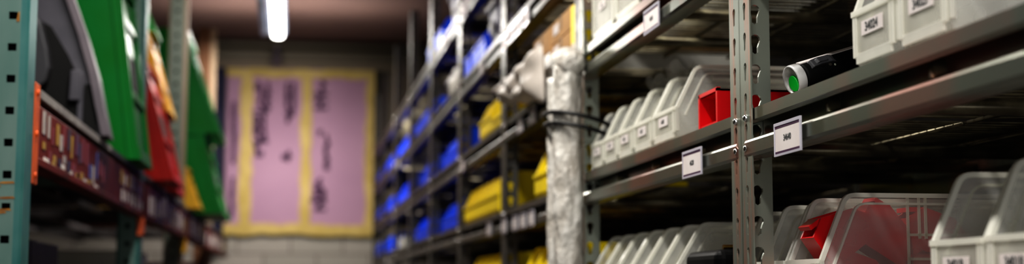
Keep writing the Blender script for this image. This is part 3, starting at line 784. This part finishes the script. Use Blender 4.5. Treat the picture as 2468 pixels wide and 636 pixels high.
stickers(t, 2.47, 2.98, cols['a'], .03, .05, 11, .04, .055); stickers(t, 2.47, 2.98, cols['a'], .012, .025, 9, .010, .03); stickers(t, 2.49, 3.2, ['stick_bright', 'stick_yellow'], .007, .011, 8, .006, .012); stickers(t, 3.0, 3.3, cols['b'], .03, .06, 6)
stickers(t, 3.62, 4.14, cols['c'], .02, .04, 7, .05, .055); stickers(t, 3.62, 4.14, cols['c'], .02, .035, 6, .01, .015)
t = beam(4.24, 5.89, 'rust red rack beam covered in white stickers under the red tubs'); stickers(t, 4.3, 5.85, cols['c'], .05, .07, 12, .01, .03)
t = beam(5.98, 9.71, 'far rust red rack beam under the leaning green tubs'); stickers(t, 6.1, 9.6, cols['c'], .05, .07, 16, .01, .03)
def bracket(y, label, z0, z1, xa=.026, xb=.036, L_=.05, m_='orange'):
    t2 = thing('beam_bracket', label, 'bracket', (XE, y, ZC), 'orange beam end brackets')
    b2 = MB(); b2.box(xa, xb, 0, L_, z0, z1)
    bevel(b2.build('bracket_plate', M[m_], t2), .001)
    for zz_ in (z0+.015, (z0+z1)/2, z1-.015): MB().tube([(xb-.001, L_*.5, zz_), (xb+.003, L_*.5, zz_)], .005, 10).build('bolt_head', M['orange'], t2)
bracket(2.385, 'orange beam bracket beside the near teal upright', .170, .337, -.008, .003, .045)
bracket(4.14, 'orange bracket under the beam at the second upright', .150, .203, -.014, .003)
bracket(5.86, 'amber bracket under the beam at the third upright', .145, .203, -.016, .003, m_='yellowt')
# decks and lower stock of the left rack
def leftdeck(z, label, y0=2.4, y1=9.7, mt='darkstrip'):
    m = MB(); y = y0
    while y < y1:
        if not any(a < y < b for a, b in ((4.14, 4.25), (5.88, 5.99), (8.03, 8.12))): m.tube([(XE-.99, y, 0), (XE-.004, y, 0)], .003, 4)
        y += .05
    for x in (-1.38, -1.1, -.8, -.58): m.box(x, x+.03, y0, y1, -.025, -.003)
    for yy in (2.44, 4.3, 6.1, 7.9): m.box(XE-.99, XE-.012, yy, yy+.03, -.03, -.003)
    return tag(m.build('wire_deck', M[mt], None, (0, 0, z+ZC)), label, 'shelf')
leftdeck(.329, 'wire decking behind the rust red beam carrying the coloured tubs')
leftdeck(-.25, 'lower wire decking of the left rack in shadow', mt='matblack')  # lower deck coloured near-black to put in the shade under the beam
t = thing('rack_beam', 'lower rust red beam of the left rack in shadow', 'beam', (XE, 0, ZC)); MB().box(.0, .035, 2.30, 9.85, -.36, -.26).build('beam_body', M['beam'], t)
for i, (y, W, H, mm_, lab) in enumerate(((2.6, .6, .34, 'darkt', 'dark box low under the left beam nearest the teal upright'), (3.4, .6, .28, 'darkt', 'second dark box low under the left beam'),
        (4.75, .4, .37, 'white', 'pale carton under the left beam past the orange bracket'), (6.4, .5, .36, 'paper', 'pale carton under the left beam past the amber bracket'), (7.4, .6, .38, 'beam', 'reddish carton under the left beam far along'))):
    t = thing('stock_carton', lab, 'carton', (-1.05, y, -.247+ZC), 'cartons on the lower left shelf')
    bevel(MB().box(0, .55, 0, W, 0, H).build('carton_body', M[mm_], t), .004); MB().box(-.001, .551, W*.45, W*.55, H*.6, H+.001).build('tape_band', M['tanwood' if mm_ != 'darkt' else 'darkt'], t)

# big sloped-front tubs on the left rack
ZL = .3325
def tub(name, label, xb, xt, y, W, H, m_, z=ZL, D=.5, rimm=None, grp='large tubs on the left rack', lip=.035, notch=True):
    """tall tub with open top; its front wall leans back from xb at the base to xt at the top"""
    t = thing(name, label, 'tub', (xb, y, z+ZC), grp)
    s = xt-xb; tk = .006
    fx = lambda zz: s*zz/H
    m = MB()
    out = [(0, 0), (s, H), (-D, H), (-D, 0)]
    m.prism(out, 'y', .0, tk); m.prism(out, 'y', W-tk, W)
    m.box(-D, -.002, tk, W-tk, 0, tk); m.box(-D, -D+tk, tk, W-tk, tk, H)
    m.prism([(0, 0), (s, H), (s-tk, H), (-tk, 0)], 'y', tk, W-tk)
    m.build('tub_body', m_, t)
    r = MB(); rm = rimm or m_
    # bands folding round the leaning front corner and along the top
    r.prism([(0, 0), (s, H), (s-.020, H), (-.020, 0)], 'y', -.007, .0)
    r.prism([(.001, .0), (s+.001, H), (s+.009, H), (.009, .0)], 'y', -.007, .018)
    r.prism([(.001, .0), (s+.001, H), (s+.009, H), (.009, .0)], 'y', W-.018, W+.004)
    r.prism([(.001, .0), (.012, 0), (fx(lip)+.012, lip), (fx(lip)+.001, lip)], 'y', .018, W-.018)
    for zz in ((H*.36, H*.40), (H*.78, H*.82)):
        r.prism([(fx(zz[0])+.001, zz[0]), (fx(zz[0])+.008, zz[0]), (fx(zz[1])+.008, zz[1]), (fx(zz[1])+.001, zz[1])], 'y', .018, W-.018)
    r.box(-D, s+.012, -.010, W+.004, H-.0, H+.012)
    for k in range(1, 4): r.box(s-D*.2*k-.006, s-D*.2*k, -.005, 0, .0, H)
    r.build('rim', rm, t)
    if notch:
        h = MB(); a, b3 = H*.42, H*.62
        h.prism([(fx(a)-.001, a), (fx(a)+.0035, a), (fx(b3)+.0035, b3), (fx(b3)-.001, b3)], 'y', W*.30, W*.75); h.build('hand_slot', M['matblack'], t)  # black patch painted for the shade inside the slot
    return t
# grey tub nearest: moulded side seen from the aisle
t = thing('grey_tub', 'large dark grey moulded tub nearest on the left rack', 'tub', (0, 3.2, ZC), 'large tubs on the left rack')
B_ = .3345
ZT_ = .80
edge = [(-.402, B_), (-.418, .40), (-.433, .471), (-.460, .560), (-.488, .637), (-.515, .71), (-.54, ZT_)]
m = MB(); m.prism(edge+[(-.95, ZT_), (-.95, B_)], 'y', .0, .006); m.prism(edge+[(-.95, ZT_), (-.95, B_)], 'y', .10, .106); m.box(-.95, -.41, .006, .10, B_, B_+.006)
for i in range(len(edge)-1):
    (x0, z0), (x1, z1) = edge[i], edge[i+1]
    m.prism([(x0, z0), (x1, z1), (x1-.006, z1), (x0-.006, z0)], 'y', .006, .10)
m.build('tub_body', M['greyt'], t)
m = MB()
for i in range(len(edge)-1):
    (x0, z0), (x1, z1) = edge[i], edge[i+1]
    m.prism([(x0+.006, z0), (x1+.006, z1), (x1-.012, z1), (x0-.012, z0)], 'y', -.016, .0)
m.build('rim', M['greyr'], t)
m = MB()    # flat black panels for the shade in recesses between the ribs
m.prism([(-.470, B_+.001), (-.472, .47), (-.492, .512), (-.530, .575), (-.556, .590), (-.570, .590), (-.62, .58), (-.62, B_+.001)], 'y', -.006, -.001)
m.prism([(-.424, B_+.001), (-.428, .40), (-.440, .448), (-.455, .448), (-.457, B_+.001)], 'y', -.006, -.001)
m.build('recess_shade', M['matblack'], t)
m = MB(); m.prism([(-.487, .41), (-.484, .478), (-.462, .478), (-.462, .41)], 'y', -.020, -.004); m.prism([(-.470, B_), (-.470, .475), (-.457, .475), (-.457, B_)], 'y', -.012, -.004)
bevel(m.build('rib', M['greyt'], t), .003)
m = MB(); m.prism([(-.575, .44), (-.550, .43), (-.532, .445), (-.524, .478), (-.530, .52), (-.545, .575), (-.56, .60), (-.60, .61), (-.60, .44)], 'y', -.045, -.007)
bevel(m.build('handle_block', M['darkt'], t), .006, 3)

tub('green_tub', 'tall bright green tub with sloped front behind the grey tub', -.400, -.462, 3.75, .34, .47, M['greenp'])
tub('red_tub', 'red tub with sloped front just past the second upright', -.368, -.462, 4.46, .40, .36, M['redt'])
tub('red_tub', 'red tub lower than its neighbour, under the amber tub', -.400, -.460, 4.93, .42, .27, M['redt'])
tub('amber_tub', 'amber yellow tub stacked on the far red tub', -.435, -.512, 5.02, .30, .27, M['yellowt'], z=ZL+.283, notch=False)
tub('green_tub', 'small green tub on top of the amber tub', -.492, -.545, 5.04, .26, .13, M['greenp'], z=ZL+.283+.283, D=.4, notch=False)
tub('amber_tub', 'small amber yellow tub at the base beside the grey upright', -.385, -.440, 6.03, .22, .16, M['yellowt'], notch=False)
tub('green_tub', 'lower far green tub leaning out over the aisle', -.312, -.400, 6.42, .82, .35, M['greenp'], D=.55)
tg = tub('green_tub', 'upper far green tub with a painted highlight on top, stacked over the aisle', -.332, -.485, 6.45, .60, .46, M['greenp'], z=ZL+.363, D=.5, rimm=None)
o = bevel(MB().box(-.21, -.165, .01, .10, .473, .513).build('rim_highlight', M['white'], tg), .01, 3); o['label'] = 'white block for the highlight on the rim'  # white block added as the light highlight on the top rim

# ------------------------------------------------------------------ camera
cam = bpy.data.cameras.new('camera'); co = bpy.data.objects.new('camera', cam); C.objects.link(co)
cam.sensor_width = 36; cam.lens = 36*3400/2468; cam.clip_start = .02
R_ = Matrix(((0.98794613, -0.01705982, -0.15385517), (-0.1547981, -0.10887851, -0.98192822), (0, 0.99390866, -0.11020693))).to_4x4()
R_.translation = Vector((0, 0, ZC)); co.matrix_world = R_
cam.dof.use_dof = True; cam.dof.focus_distance = 1.68; cam.dof.aperture_fstop = 3.6; cam.dof.aperture_blades = 0
bpy.context.scene.camera = co
sc = bpy.context.scene
sc.view_settings.view_transform = 'Standard'; sc.view_settings.look = 'High Contrast'; sc.view_settings.exposure = .12; sc.view_settings.gamma = 1.0
sc.cycles.transparent_max_bounces = 24
